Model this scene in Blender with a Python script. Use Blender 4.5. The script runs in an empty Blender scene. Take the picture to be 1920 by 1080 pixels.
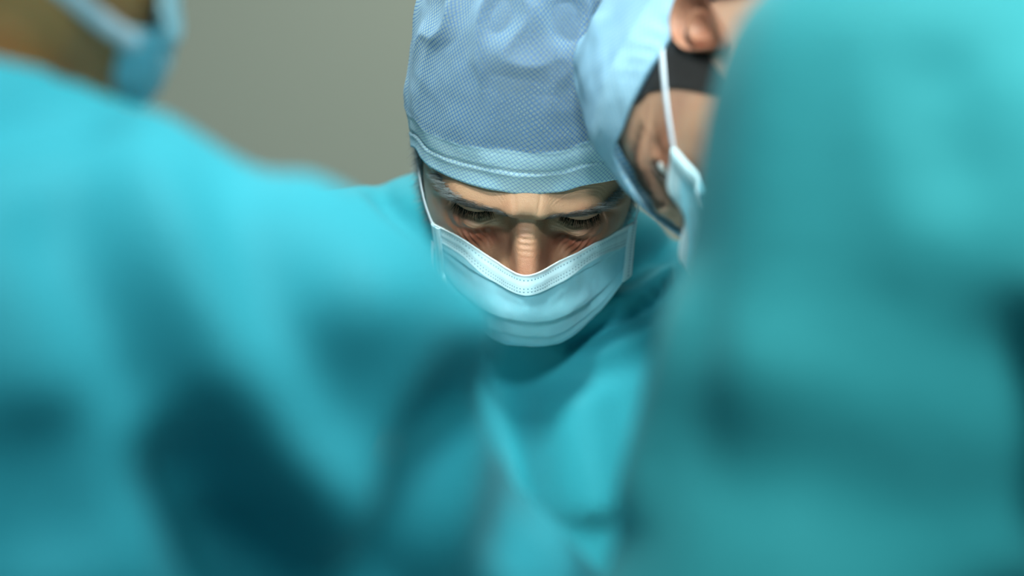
import bpy, math, random
import numpy as np
from mathutils import Vector

random.seed(4)
RNG = np.random.default_rng(7)
C = bpy.context.scene.collection
sc = bpy.context.scene

# ------------------------------------------------------------------ camera
CAM_Y = -2.0
cam_data = bpy.data.cameras.new('camera')
cam = bpy.data.objects.new('camera', cam_data)
C.objects.link(cam)
cam.location = (0, CAM_Y, 1.5)
cam.rotation_euler = (math.pi / 2, 0, 0)
cam_data.sensor_width = 36
cam_data.lens = 100
cam_data.clip_start = 0.05
cam_data.dof.use_dof = True
cam_data.dof.focus_distance = 1.985
cam_data.dof.aperture_fstop = 2.35
sc.camera = cam

# ------------------------------------------------------------------ exposure
sc.view_settings.view_transform = 'Standard'
sc.view_settings.look = 'None'
sc.view_settings.gamma = 1.0
sc.view_settings.use_curve_mapping = False
sc.view_settings.exposure = 0.92
try:
    sc.cycles.use_denoising = True
except Exception:
    pass

# ------------------------------------------------------------------ world
world = bpy.data.worlds.new('world')
sc.world = world
world.use_nodes = True
wb = world.node_tree.nodes['Background']
wb.inputs[0].default_value = (0.08, 0.50, 0.68, 1)
wb.inputs[1].default_value = 0.10


# ------------------------------------------------------------------ lights
def area(name, loc, target, size, power, color, sy=None):
    l = bpy.data.lights.new(name, 'AREA')
    l.energy = power
    l.color = color
    l.shape = 'RECTANGLE'
    l.size = size
    l.size_y = sy or size
    o = bpy.data.objects.new(name, l)
    C.objects.link(o)
    o.location = loc
    d = Vector(target) - Vector(loc)
    o.rotation_euler = d.to_track_quat('-Z', 'Y').to_euler()
    return o


def spot(name, loc, target, power, color, cone, soft=0.12):
    l = bpy.data.lights.new(name, 'SPOT')
    l.energy = power
    l.color = color
    l.spot_size = math.radians(cone)
    l.spot_blend = 0.9
    l.shadow_soft_size = soft
    o = bpy.data.objects.new(name, l)
    C.objects.link(o)
    o.location = loc
    o.rotation_euler = (Vector(target) - Vector(loc)).to_track_quat('-Z', 'Y').to_euler()
    return o


area('surgical_light', (0.12, -0.8, 2.75), (0.0, 0.0, 1.4), 0.6, 11, (0.86, 1.0, 0.98))
spot('face_fill_spot', (-0.30, -1.45, 2.8), (-0.02, 0.06, 1.50), 135, (0.90, 1.0, 0.95), 20, 0.15)  # narrow spot added to brighten the middle head and chest, no known fixture
area('front_fill_light', (0.9, -2.6, 2.5), (0.0, -0.3, 1.4), 1.0, 8, (0.7, 1.0, 1.0))  # added soft fill from the camera side, not a real panel
spot('field_surgical_light', (-0.20, -0.23, 2.7), (0.02, -0.21, 0.95), 600, (0.9, 1.0, 1.0), 11, 0.05)
spot('mask_fill_spot', (-0.06, -2.3, 2.35), (0.01, 0.02, 1.50), 95, (0.86, 1.0, 1.0), 9.5, 0.12)  # added frontal spot that brightens the mask, stands for no real lamp
spot('gown_fill_spot', (0.22, -1.25, 2.75), (-0.12, -0.73, 1.535), 66, (0.78, 1.0, 1.0), 15.5, 0.15)  # added spot pooling light on the left gown's shoulder, no known fixture
spot('gown_fill_spot', (0.65, -1.9, 2.7), (0.27, -0.6, 1.45), 82, (0.72, 1.0, 0.97), 20, 0.15)  # added spot lifting the right gown, no known fixture there
area('ceiling_panel_light', (-0.6, 0.9, 2.8), (-0.1, 0.1, 1.4), 1.0, 9, (0.88, 1.0, 1.0))
area('wall_wash_light', (0.3, 1.25, 2.7), (0.2, 2.2, 1.4), 1.2, 9.5, (1.0, 1.0, 0.92))


# ------------------------------------------------------------------ tools
def at(px, py, y):
    d = y - CAM_Y
    k = 0.36 / 960 * d / 2.0
    return np.array([(px - 960) * k, y, 1.5 - (py - 540) * k])


def tag(o, label=None, cat=None, group=None, kind=None):
    if label: o['label'] = label
    if cat: o['category'] = cat
    if group: o['group'] = group
    if kind: o['kind'] = kind
    return o


def empty(name, loc, label, cat, group=None):
    o = bpy.data.objects.new(name, None)
    C.objects.link(o)
    o.location = loc
    o.empty_display_size = 0.1
    tag(o, label, cat, group)
    return o


def base_of(parent):
    v = np.zeros(3)
    p = parent
    while p is not None:
        v = v + np.array(p.location)
        p = p.parent
    return v


def mesh_obj(name, verts, faces, mat, parent=None, smooth=True, uvs=None, attrs=None):
    """one mesh object; verts are in world metres"""
    verts = np.asarray(verts, float)
    if parent is not None:
        verts = verts - base_of(parent)[None, :]
    me = bpy.data.meshes.new(name)
    if isinstance(faces, np.ndarray):
        n, w = faces.shape
        me.vertices.add(len(verts))
        me.vertices.foreach_set('co', verts.astype(np.float32).ravel())
        me.loops.add(n * w)
        me.loops.foreach_set('vertex_index', faces.astype(np.int32).ravel())
        me.polygons.add(n)
        me.polygons.foreach_set('loop_start', (np.arange(n) * w).astype(np.int32))
        me.update(calc_edges=True)
        me.validate()
    else:
        me.from_pydata([tuple(v) for v in verts], [], faces)
        me.update()
    if smooth:
        me.polygons.foreach_set('use_smooth', [True] * len(me.polygons))
    if uvs is not None:
        uvl = me.uv_layers.new(name='UVMap')
        li = np.zeros(len(me.loops), np.int32)
        me.loops.foreach_get('vertex_index', li)
        uvl.data.foreach_set('uv', np.asarray(uvs, np.float32)[li].ravel())
    if attrs:
        for k, v in attrs.items():
            a = me.attributes.new(k, 'FLOAT', 'POINT')
            a.data.foreach_set('value', np.asarray(v, np.float32))
    o = bpy.data.objects.new(name, me)
    C.objects.link(o)
    if mat is not None:
        me.materials.append(mat)
    if parent is not None:
        o.parent = parent
    return o


def grid_faces(nu, nv, closed_u=False):
    """vertex index = j*nu+i, i along u"""
    i = np.arange(nu if closed_u else nu - 1)
    j = np.arange(nv - 1)
    I, J = np.meshgrid(i, j)
    I2 = (I + 1) % nu
    return np.stack([J * nu + I, J * nu + I2, (J + 1) * nu + I2, (J + 1) * nu + I], -1).reshape(-1, 4)


def orient(verts, faces, out_from):
    """flip faces so that they point away from a centre"""
    v = verts[faces[:, 0]]
    n = np.cross(verts[faces[:, 1]] - v, verts[faces[:, 2]] - v)
    s = ((v - out_from) * n).sum()
    return faces[:, ::-1] if s < 0 else faces


def pchip(xk, yk, x):
    xk = np.asarray(xk, float); yk = np.asarray(yk, float)
    if xk[0] > xk[-1]:
        xk, yk = xk[::-1], yk[::-1]
    h = np.diff(xk); d = np.diff(yk) / h
    m = np.zeros_like(yk)
    for i in range(1, len(xk) - 1):
        if d[i - 1] * d[i] > 0:
            w1 = 2 * h[i] + h[i - 1]; w2 = h[i] + 2 * h[i - 1]
            m[i] = (w1 + w2) / (w1 / d[i - 1] + w2 / d[i])
    m[0] = d[0]; m[-1] = d[-1]
    x = np.clip(x, xk[0], xk[-1])
    i = np.clip(np.searchsorted(xk, x) - 1, 0, len(h) - 1)
    t = (x - xk[i]) / h[i]
    return ((1 + 2 * t) * (1 - t) ** 2 * yk[i] + t * (1 - t) ** 2 * h[i] * m[i] +
            t * t * (3 - 2 * t) * yk[i + 1] + t * t * (t - 1) * h[i] * m[i + 1])


def catmull(P, n):
    """P (k, d) -> (n, d)"""
    P = np.asarray(P, float)
    k = len(P)
    Q = np.vstack([2 * P[0] - P[1], P, 2 * P[-1] - P[-2]])
    t = np.linspace(0, k - 1, n)
    i = np.minimum(t.astype(int), k - 2)
    f = (t - i)[:, None]
    a, b, c, d = Q[i], Q[i + 1], Q[i + 2], Q[i + 3]
    return 0.5 * (2 * b + (c - a) * f + (2 * a - 5 * b + 4 * c - d) * f ** 2 + (3 * b - a - 3 * c + d) * f ** 3)


def sstep(a, b, x):
    t = np.clip((x - a) / (b - a), 0, 1)
    return t * t * (3 - 2 * t)


def ga(d, s):
    return np.exp(-(d / s) ** 2)


def vnoise(P, freq, seed=0):
    """smooth value noise, P (n,3) -> (n,) in -1..1"""
    Q = P * freq + seed * 17.3
    i = np.floor(Q).astype(np.int64)
    f = Q - i
    f = f * f * (3 - 2 * f)
    r = 0
    for dx in (0, 1):
        for dy in (0, 1):
            for dz in (0, 1):
                h = ((i[:, 0] + dx) * 73856093) ^ ((i[:, 1] + dy) * 19349663) ^ ((i[:, 2] + dz) * 83492791)
                h = (h * 2654435761) & 0xffffffff
                h = ((h ^ (h >> 15)) * 2246822519) & 0xffffffff
                v = ((h >> 8) & 0xffff) / 32767.5 - 1
                w = (f[:, 0] if dx else 1 - f[:, 0]) * (f[:, 1] if dy else 1 - f[:, 1]) * (f[:, 2] if dz else 1 - f[:, 2])
                r = r + v * w
    return r


# ------------------------------------------------------------------ signed distance bodies
def seg_d(P, a, b):
    a = np.asarray(a, np.float32); b = np.asarray(b, np.float32)
    ab = b - a
    t = np.clip(((P - a) @ ab) / max(float(ab @ ab), 1e-12), 0, 1)
    q = P - a - t[..., None] * ab
    return np.sqrt((q * q).sum(-1)), t


def smin(a, b, k):
    h = np.clip(0.5 + 0.5 * (b - a) / k, 0, 1)
    return b * (1 - h) + a * h - k * h * (1 - h)


def sdf_cone(P, a, b, ra, rb):
    d, t = seg_d(P, a, b)
    return d - (ra + (rb - ra) * t)


def sdf_ell(P, c, r, ax=None):
    q = P - np.asarray(c, np.float32)
    if ax is not None:
        q = q @ np.asarray(ax, np.float32).T
    r = np.asarray(r, np.float32)
    k0 = np.sqrt(((q / r) ** 2).sum(-1))
    k1 = np.sqrt(((q / r ** 2) ** 2).sum(-1)) + 1e-9
    return k0 * (k0 - 1) / k1


def surface_nets(fn, lo, hi, h):
    lo = np.asarray(lo, float); hi = np.asarray(hi, float)
    n = np.ceil((hi - lo) / h).astype(int) + 1
    xs = [(lo[i] + h * np.arange(n[i])).astype(np.float32) for i in range(3)]
    D = np.empty(tuple(n), np.float32)
    for i in range(n[0]):
        Y, Z = np.meshgrid(xs[1], xs[2], indexing='ij')
        P = np.stack([np.full_like(Y, xs[0][i]), Y, Z], -1)
        D[i] = fn(P)
    D[0], D[-1] = 1, 1
    D[:, 0], D[:, -1] = 1, 1
    D[:, :, 0], D[:, :, -1] = 1, 1
    D[D == 0] = 1e-7
    neg = D < 0
    cn = tuple(n - 1)
    acc = np.zeros(cn + (3,), np.float32)
    cnt = np.zeros(cn, np.float32)
    sl = lambda o: tuple(slice(o[a], o[a] + cn[a]) for a in range(3))
    for ax in range(3):
        oth = [a for a in range(3) if a != ax]
        for u in (0, 1):
            for v in (0, 1):
                o = [0, 0, 0]; o[oth[0]] = u; o[oth[1]] = v
                o2 = list(o); o2[ax] = 1
                d0 = D[sl(o)]; d1 = D[sl(o2)]
                m = (d0 < 0) != (d1 < 0)
                t = np.where(m, d0 / np.where(m, d0 - d1, 1), 0)
                for a in range(3):
                    acc[..., a] += np.where(m, t if a == ax else o[a], 0)
                cnt += m
    act = cnt > 0
    idx = -np.ones(cn, np.int64)
    idx[act] = np.arange(act.sum())
    I = np.argwhere(act)
    V = lo + h * (I + acc[act] / cnt[act][:, None])
    F = []
    for ax in range(3):
        o1, o2 = [(1, 2), (2, 0), (0, 1)][ax]
        s0 = [slice(0, n[a] - (1 if a == ax else 0)) for a in range(3)]
        s1 = list(s0); s1[ax] = slice(1, n[ax])
        a0 = neg[tuple(s0)]; a1 = neg[tuple(s1)]
        for flip, m in ((False, a0 & ~a1), (True, ~a0 & a1)):
            E = np.argwhere(m)
            E = E[(E[:, o1] > 0) & (E[:, o2] > 0) & (E[:, o1] < n[o1] - 1) & (E[:, o2] < n[o2] - 1)]
            q = []
            for du, dv in ((-1, -1), (0, -1), (0, 0), (-1, 0)):
                c = E.copy(); c[:, o1] += du; c[:, o2] += dv
                q.append(idx[c[:, 0], c[:, 1], c[:, 2]])
            q = np.stack(q, -1)
            F.append(q[:, ::-1] if flip else q)
    F = np.concatenate(F)
    F = F[(F >= 0).all(1)]
    return V, F


def smooth(V, F, it=3, lam=0.5):
    for _ in range(it):
        s = np.zeros_like(V); c = np.zeros(len(V))
        for a in range(4):
            i, j = F[:, a], F[:, (a + 1) % 4]
            for k in range(3):
                s[:, k] += np.bincount(i, V[j, k], len(V)) + np.bincount(j, V[i, k], len(V))
            c += np.bincount(i, minlength=len(V)) + np.bincount(j, minlength=len(V))
        V = V + lam * (s / np.maximum(c, 1)[:, None] - V)
    return V


def normals(V, F):
    n = np.cross(V[F[:, 2]] - V[F[:, 0]], V[F[:, 3]] - V[F[:, 1]])
    N = np.zeros_like(V)
    for a in range(4):
        for k in range(3):
            N[:, k] += np.bincount(F[:, a], n[:, k], len(V))
    return N / (np.linalg.norm(N, axis=1)[:, None] + 1e-12)


def poly_d(V, pts):
    """distance to a polyline, and position 0..1 along it"""
    best = np.full(len(V), 1e9); tt = np.zeros(len(V))
    m = len(pts) - 1
    for i in range(m):
        d, t = seg_d(V.astype(np.float32), pts[i], pts[i + 1])
        w = d < best
        best[w] = d[w]; tt[w] = (i + t[w]) / m
    return best, tt


def apply_folds(V, F, folds):
    """cloth folds on the side facing the camera: (course through picture places, width in px, height in m); height < 0 is a valley"""
    N = normals(V, F)
    dist = V[:, 1] - CAM_Y
    kk = 0.36 / 960 * dist / 2.0
    Q = np.stack([V[:, 0] / kk + 960, np.zeros(len(V)), 540 - (V[:, 2] - 1.5) / kk], -1)
    D = np.zeros(len(V))
    face = sstep(0.35, -0.15, N[:, 1])
    for pts, w, hgt in folds:
        pts = catmull(np.array([(a, 0.0, b) for a, b in pts]), 4 * len(pts))
        d, t = poly_d(Q, pts)
        D += 0.75 * hgt * ga(d, 1.35 * w) * sstep(0, 0.2, t) * sstep(1, 0.8, t) * face
    return V + N * D[:, None]


# ------------------------------------------------------------------ materials
def mat_new(name):
    m = bpy.data.materials.new(name)
    m.use_nodes = True
    nt = m.node_tree
    return m, nt, nt.nodes['Principled BSDF']


def nd(nt, t, **kw):
    n = nt.nodes.new(t)
    for k, v in kw.items():
        setattr(n, k, v)
    return n


def mth(nt, op, a, b=None, c=None, clamp=False):
    n = nt.nodes.new('ShaderNodeMath')
    n.operation = op
    n.use_clamp = clamp
    for i, x in enumerate((a, b, c)):
        if x is None: continue
        if isinstance(x, (int, float)): n.inputs[i].default_value = x
        else: nt.links.new(x, n.inputs[i])
    return n.outputs[0]


def mixc(nt, f, a, b, blend='MIX'):
    n = nt.nodes.new('ShaderNodeMix')
    n.data_type = 'RGBA'
    n.blend_type = blend
    for s, x in ((n.inputs[0], f), (n.inputs[6], a), (n.inputs[7], b)):
        if isinstance(x, (int, float)): s.default_value = x
        elif isinstance(x, (tuple, list)): s.default_value = (*x, 1) if len(x) == 3 else x
        else: nt.links.new(x, s)
    return n.outputs[2]


def simple_mat(name, col, rough=0.6, spec=0.3, bump=None, sheen=0.0, metallic=0.0, var=0.0, scale=20):
    m, nt, p = mat_new(name)
    p.inputs['Roughness'].default_value = rough
    p.inputs['Specular IOR Level'].default_value = spec
    p.inputs['Metallic'].default_value = metallic
    tc = nd(nt, 'ShaderNodeTexCoord')
    n = nd(nt, 'ShaderNodeTexNoise')
    n.inputs['Scale'].default_value = scale
    nt.links.new(tc.outputs['Object'], n.inputs['Vector'])
    c = mixc(nt, mth(nt, 'MULTIPLY', n.outputs['Fac'], var), col, tuple(x * 0.6 for x in col))
    nt.links.new(c, p.inputs['Base Color'])
    if sheen:
        p.inputs['Sheen Weight'].default_value = sheen
        p.inputs['Sheen Roughness'].default_value = 0.5
    if bump:
        n2 = nd(nt, 'ShaderNodeTexNoise')
        n2.inputs['Scale'].default_value = bump[0]
        n2.inputs['Detail'].default_value = 4
        nt.links.new(tc.outputs['Object'], n2.inputs['Vector'])
        b = nd(nt, 'ShaderNodeBump')
        b.inputs['Strength'].default_value = bump[1]
        b.inputs['Distance'].default_value = bump[2]
        nt.links.new(n2.outputs['Fac'], b.inputs['Height'])
        nt.links.new(b.outputs['Normal'], p.inputs['Normal'])
    return m


M = {}
M['wall'] = simple_mat('painted_wall', (0.33, 0.355, 0.30), 0.8, 0.2, (60, 0.1, 0.002), var=0.1, scale=1.2)
M['floor'] = simple_mat('vinyl_floor', (0.25, 0.32, 0.33), 0.35, 0.4, var=0.3, scale=30)
M['ceiling'] = simple_mat('ceiling_paint', (0.6, 0.6, 0.58), 0.9, 0.1, var=0.1)


def gown_mat(name, col, sheen=0.06, trans=0.12):
    m, nt, p = mat_new(name)
    tc = nd(nt, 'ShaderNodeTexCoord')
    n = nd(nt, 'ShaderNodeTexNoise')
    n.inputs['Scale'].default_value = 9
    n.inputs['Detail'].default_value = 3
    nt.links.new(tc.outputs['Object'], n.inputs['Vector'])
    c = mixc(nt, n.outputs['Fac'], col, tuple(x * 0.85 for x in col))
    nt.links.new(c, p.inputs['Base Color'])
    p.inputs['Roughness'].default_value = 0.7
    p.inputs['Specular IOR Level'].default_value = 0.2
    p.inputs['Sheen Weight'].default_value = sheen
    p.inputs['Sheen Roughness'].default_value = 0.6
    p.inputs['Sheen Tint'].default_value = (0.75, 0.95, 1, 1)
    n2 = nd(nt, 'ShaderNodeTexNoise')
    n2.inputs['Scale'].default_value = 26
    n2.inputs['Detail'].default_value = 5
    nt.links.new(tc.outputs['Object'], n2.inputs['Vector'])
    b = nd(nt, 'ShaderNodeBump')
    b.inputs['Strength'].default_value = 0.35
    b.inputs['Distance'].default_value = 0.004
    nt.links.new(n2.outputs['Fac'], b.inputs['Height'])
    nt.links.new(b.outputs['Normal'], p.inputs['Normal'])
    return m


M['gown'] = gown_mat('teal_gown_cloth', (0.022, 0.29, 0.36))
M['gown_right'] = gown_mat('green_teal_gown_cloth', (0.035, 0.30, 0.33))
M['trousers'] = gown_mat('scrub_trousers_cloth', (0.01, 0.25, 0.33))
M['shoe'] = simple_mat('white_clog_rubber', (0.6, 0.62, 0.62), 0.5, 0.4)
M['glove'] = simple_mat('latex_glove', (0.75, 0.68, 0.52), 0.45, 0.4)
M['steel'] = simple_mat('brushed_steel', (0.55, 0.57, 0.58), 0.35, 0.5, metallic=0.9)
M['pad'] = simple_mat('black_table_padding', (0.02, 0.02, 0.022), 0.5, 0.4)
M['drape'] = gown_mat('pale_drape_cloth', (0.50, 0.78, 0.82))


def skin_mat(name, base, red, dark, bumpk=1.0):
    m, nt, p = mat_new(name)
    tc = nd(nt, 'ShaderNodeTexCoord')
    n = nd(nt, 'ShaderNodeTexNoise')
    n.inputs['Scale'].default_value = 55
    n.inputs['Detail'].default_value = 5
    nt.links.new(tc.outputs['Object'], n.inputs['Vector'])
    at_r = nd(nt, 'ShaderNodeAttribute'); at_r.attribute_name = 'redness'
    at_d = nd(nt, 'ShaderNodeAttribute'); at_d.attribute_name = 'stubble'
    f = mth(nt, 'ADD', at_r.outputs['Fac'], mth(nt, 'MULTIPLY', mth(nt, 'SUBTRACT', n.outputs['Fac'], 0.5), 1.1), clamp=True)
    c = mixc(nt, f, base, red)
    c = mixc(nt, at_d.outputs['Fac'], c, dark)
    nt.links.new(c, p.inputs['Base Color'])
    p.inputs['Roughness'].default_value = 0.42
    p.inputs['Specular IOR Level'].default_value = 0.42
    p.inputs['Subsurface Weight'].default_value = 0.12
    p.inputs['Subsurface Radius'].default_value = (0.006, 0.0025, 0.0012)
    p.inputs['Subsurface Scale'].default_value = 0.6
    v = nd(nt, 'ShaderNodeTexVoronoi')
    v.inputs['Scale'].default_value = 1500
    nt.links.new(tc.outputs['Object'], v.inputs['Vector'])
    n3 = nd(nt, 'ShaderNodeTexNoise')
    n3.inputs['Scale'].default_value = 420
    n3.inputs['Detail'].default_value = 4
    nt.links.new(tc.outputs['Object'], n3.inputs['Vector'])
    h = mth(nt, 'ADD', mth(nt, 'MULTIPLY', v.outputs['Distance'], 0.7), n3.outputs['Fac'])
    b = nd(nt, 'ShaderNodeBump')
    b.inputs['Strength'].default_value = 0.5 * bumpk
    b.inputs['Distance'].default_value = 0.0005
    nt.links.new(h, b.inputs['Height'])
    nt.links.new(b.outputs['Normal'], p.inputs['Normal'])
    return m


M['skin'] = skin_mat('tanned_skin', (0.44, 0.255, 0.155), (0.33, 0.105, 0.06), (0.13, 0.11, 0.10))
M['skin_fair'] = skin_mat('fair_skin', (0.40, 0.23, 0.15), (0.36, 0.12, 0.07), (0.15, 0.10, 0.08))
M['skin_warm'] = skin_mat('warm_skin', (0.62, 0.27, 0.09), (0.45, 0.14, 0.05), (0.15, 0.10, 0.08))
M['hair_grey'] = simple_mat('grey_hair', (0.035, 0.045, 0.055), 0.6, 0.2, var=0.7, scale=300)
M['hair_grey_light'] = simple_mat('light_grey_hair', (0.33, 0.36, 0.37), 0.45, 0.5, var=0.7, scale=300)
M['hair_dark'] = simple_mat('dark_hair', (0.02, 0.018, 0.018), 0.4, 0.5, var=0.5, scale=300)
M['hair_brow'] = simple_mat('brow_hair', (0.055, 0.05, 0.042), 0.5, 0.4, var=0.5, scale=300)
M['lash'] = simple_mat('eyelash_hair', (0.008, 0.008, 0.01), 0.25, 0.8)
M['eyeball'] = simple_mat('eyeball_white', (0.6, 0.6, 0.58), 0.1, 0.6)
M['iris'] = simple_mat('grey_iris', (0.08, 0.11, 0.12), 0.1, 0.6)


def cap_mat(name, base, line, alpha, spacing=0.0034, lw=0.16):
    m, nt, p = mat_new(name)
    uv = nd(nt, 'ShaderNodeUVMap')
    sep = nd(nt, 'ShaderNodeSeparateXYZ')
    nt.links.new(uv.outputs[0], sep.inputs[0])
    u, v = sep.outputs[0], sep.outputs[1]
    a = mth(nt, 'ADD', mth(nt, 'MULTIPLY', u, 0.78 / spacing), mth(nt, 'MULTIPLY', v, 0.62 / spacing))
    b = mth(nt, 'SUBTRACT', mth(nt, 'MULTIPLY', u, 0.66 / spacing), mth(nt, 'MULTIPLY', v, 0.75 / spacing))

    def line_f(x):
        t = mth(nt, 'ABSOLUTE', mth(nt, 'SUBTRACT', mth(nt, 'FRACT', x), 0.5))
        return mth(nt, 'DIVIDE', mth(nt, 'SUBTRACT', lw, t), lw * 0.6, clamp=True)
    f = mth(nt, 'MAXIMUM', line_f(a), line_f(b))
    cross = mth(nt, 'MULTIPLY', line_f(a), line_f(b))
    att0 = nd(nt, 'ShaderNodeAttribute'); att0.attribute_name = 'thick'
    tc = nd(nt, 'ShaderNodeTexCoord')
    n = nd(nt, 'ShaderNodeTexNoise')
    n.inputs['Scale'].default_value = 600
    nt.links.new(tc.outputs['Object'], n.inputs['Vector'])
    c = mixc(nt, mth(nt, 'MULTIPLY', n.outputs['Fac'], 0.35), base, tuple(x * 0.7 for x in base))
    c = mixc(nt, mth(nt, 'ADD', mth(nt, 'MULTIPLY', f, mth(nt, 'SUBTRACT', 0.92, mth(nt, 'MULTIPLY', att0.outputs['Fac'], 0.52))), mth(nt, 'MULTIPLY', cross, 0.2)), c, line)
    nt.links.new(c, p.inputs['Base Color'])
    p.inputs['Roughness'].default_value = 0.55
    p.inputs['Specular IOR Level'].default_value = 0.4
    # thin non-woven cloth: part of the light goes straight through, less at grazing angles
    tr = nd(nt, 'ShaderNodeBsdfTransparent')
    tl = nd(nt, 'ShaderNodeBsdfTranslucent')
    nt.links.new(c, tl.inputs['Color'])
    mx = nd(nt, 'ShaderNodeMixShader'); mx.inputs[0].default_value = 0.25
    nt.links.new(p.outputs[0], mx.inputs[1]); nt.links.new(tl.outputs[0], mx.inputs[2])
    lwn = nd(nt, 'ShaderNodeLayerWeight'); lwn.inputs['Blend'].default_value = 0.35
    att = nd(nt, 'ShaderNodeAttribute'); att.attribute_name = 'thick'
    al = mth(nt, 'MULTIPLY', mth(nt, 'MULTIPLY', mth(nt, 'SUBTRACT', 1.0, lwn.outputs['Facing']), alpha), mth(nt, 'SUBTRACT', 1.0, att.outputs['Fac']))
    al = mth(nt, 'MULTIPLY', al, mth(nt, 'SUBTRACT', 1.0, mth(nt, 'MULTIPLY', f, 0.3)))
    mx2 = nd(nt, 'ShaderNodeMixShader')
    nt.links.new(al, mx2.inputs[0])
    nt.links.new(mx.outputs[0], mx2.inputs[1]); nt.links.new(tr.outputs[0], mx2.inputs[2])
    nt.links.new(mx2.outputs[0], nt.nodes['Material Output'].inputs['Surface'])
    b2 = nd(nt, 'ShaderNodeBump')
    b2.inputs['Strength'].default_value = 0.3; b2.inputs['Distance'].default_value = 0.0008
    nt.links.new(n.outputs['Fac'], b2.inputs['Height'])
    nt.links.new(b2.outputs['Normal'], p.inputs['Normal'])
    return m


M['cap'] = cap_mat('blue_crosshatch_cap_cloth', (0.64, 0.90, 0.96), (0.0, 0.18, 0.64), 0.76, spacing=0.0025, lw=0.15)
M['cap_plain'] = cap_mat('light_blue_cap_cloth', (0.40, 0.64, 0.78), (0.16, 0.40, 0.66), 0.30)


def mask_mat(name):
    """pleated mask cloth: pale band, printed/embossed stitch dots laid out in millimetre UVs"""
    m, nt, p = mat_new(name)
    uv = nd(nt, 'ShaderNodeUVMap')
    sep = nd(nt, 'ShaderNodeSeparateXYZ')
    nt.links.new(uv.outputs[0], sep.inputs[0])
    u, v = sep.outputs[0], sep.outputs[1]

    def dots(row, pitch, r):
        du = mth(nt, 'MULTIPLY', mth(nt, 'SUBTRACT', mth(nt, 'FRACT', mth(nt, 'DIVIDE', u, pitch)), 0.5), pitch)
        dv = mth(nt, 'SUBTRACT', v, row)
        d = mth(nt, 'SQRT', mth(nt, 'ADD', mth(nt, 'MULTIPLY', du, du), mth(nt, 'MULTIPLY', dv, dv)))
        return mth(nt, 'DIVIDE', mth(nt, 'SUBTRACT', r, d), r * 0.45, clamp=True)
    d = mth(nt, 'MAXIMUM', dots(4.6, 2.75, 0.62), mth(nt, 'MAXIMUM', dots(10.6, 2.5, 0.55), dots(12.9, 2.5, 0.55)))
    band = mth(nt, 'LESS_THAN', v, 15.2)
    tc = nd(nt, 'ShaderNodeTexCoord')
    n = nd(nt, 'ShaderNodeTexNoise')
    n.inputs['Scale'].default_value = 35
    n.inputs['Detail'].default_value = 3
    nt.links.new(tc.outputs['Object'], n.inputs['Vector'])
    nf = nd(nt, 'ShaderNodeTexNoise')
    nf.inputs['Scale'].default_value = 900
    nf.inputs['Detail'].default_value = 3
    nt.links.new(tc.outputs['Object'], nf.inputs['Vector'])
    c = mixc(nt, mth(nt, 'MULTIPLY', n.outputs['Fac'], 0.5), (0.30, 0.78, 0.90), (0.40, 0.72, 0.92))
    c = mixc(nt, band, c, (0.62, 0.86, 0.94))
    edge = mth(nt, 'LESS_THAN', v, 2.9)
    c = mixc(nt, edge, c, (0.82, 0.93, 0.98))
    c = mixc(nt, mth(nt, 'MULTIPLY', mth(nt, 'SUBTRACT', nf.outputs['Fac'], 0.35), 0.3, clamp=True), c, (0.7, 0.9, 0.97))
    c = mixc(nt, mth(nt, 'MULTIPLY', d, 0.85), c, (0.02, 0.20, 0.32))
    nt.links.new(c, p.inputs['Base Color'])
    p.inputs['Roughness'].default_value = 0.6
    p.inputs['Specular IOR Level'].default_value = 0.35
    p.inputs['Sheen Weight'].default_value = 0.2
    b = nd(nt, 'ShaderNodeBump')
    b.inputs['Strength'].default_value = 0.35; b.inputs['Distance'].default_value = 0.0006
    h = mth(nt, 'SUBTRACT', mth(nt, 'MULTIPLY', nf.outputs['Fac'], 0.5), d)
    nt.links.new(h, b.inputs['Height'])
    nt.links.new(b.outputs['Normal'], p.inputs['Normal'])
    tl = nd(nt, 'ShaderNodeBsdfTranslucent')
    nt.links.new(c, tl.inputs['Color'])
    mx = nd(nt, 'ShaderNodeMixShader'); mx.inputs[0].default_value = 0.22
    nt.links.new(p.outputs[0], mx.inputs[1]); nt.links.new(tl.outputs[0], mx.inputs[2])
    nt.links.new(mx.outputs[0], nt.nodes['Material Output'].inputs['Surface'])
    return m


M['mask'] = mask_mat('blue_mask_cloth')


def binding_mat():
    m, nt, p = mat_new('white_mask_binding')
    uv = nd(nt, 'ShaderNodeUVMap')
    sep = nd(nt, 'ShaderNodeSeparateXYZ')
    nt.links.new(uv.outputs[0], sep.inputs[0])
    u, v = sep.outputs[0], sep.outputs[1]
    f = mth(nt, 'MULTIPLY', mth(nt, 'LESS_THAN', mth(nt, 'ABSOLUTE', mth(nt, 'SUBTRACT', u, 0.0)), 0.75),
            mth(nt, 'LESS_THAN', mth(nt, 'FRACT', mth(nt, 'DIVIDE', v, 2.1)), 0.45))
    c = mixc(nt, mth(nt, 'MULTIPLY', f, 0.9), (0.55, 0.77, 0.84), (0.08, 0.38, 0.50))
    nt.links.new(c, p.inputs['Base Color'])
    p.inputs['Roughness'].default_value = 0.6
    return m


M['binding'] = binding_mat()
M['strap'] = simple_mat('white_strap_cloth', (0.66, 0.72, 0.80), 0.7, 0.2, (900, 0.3, 0.0005))

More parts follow.
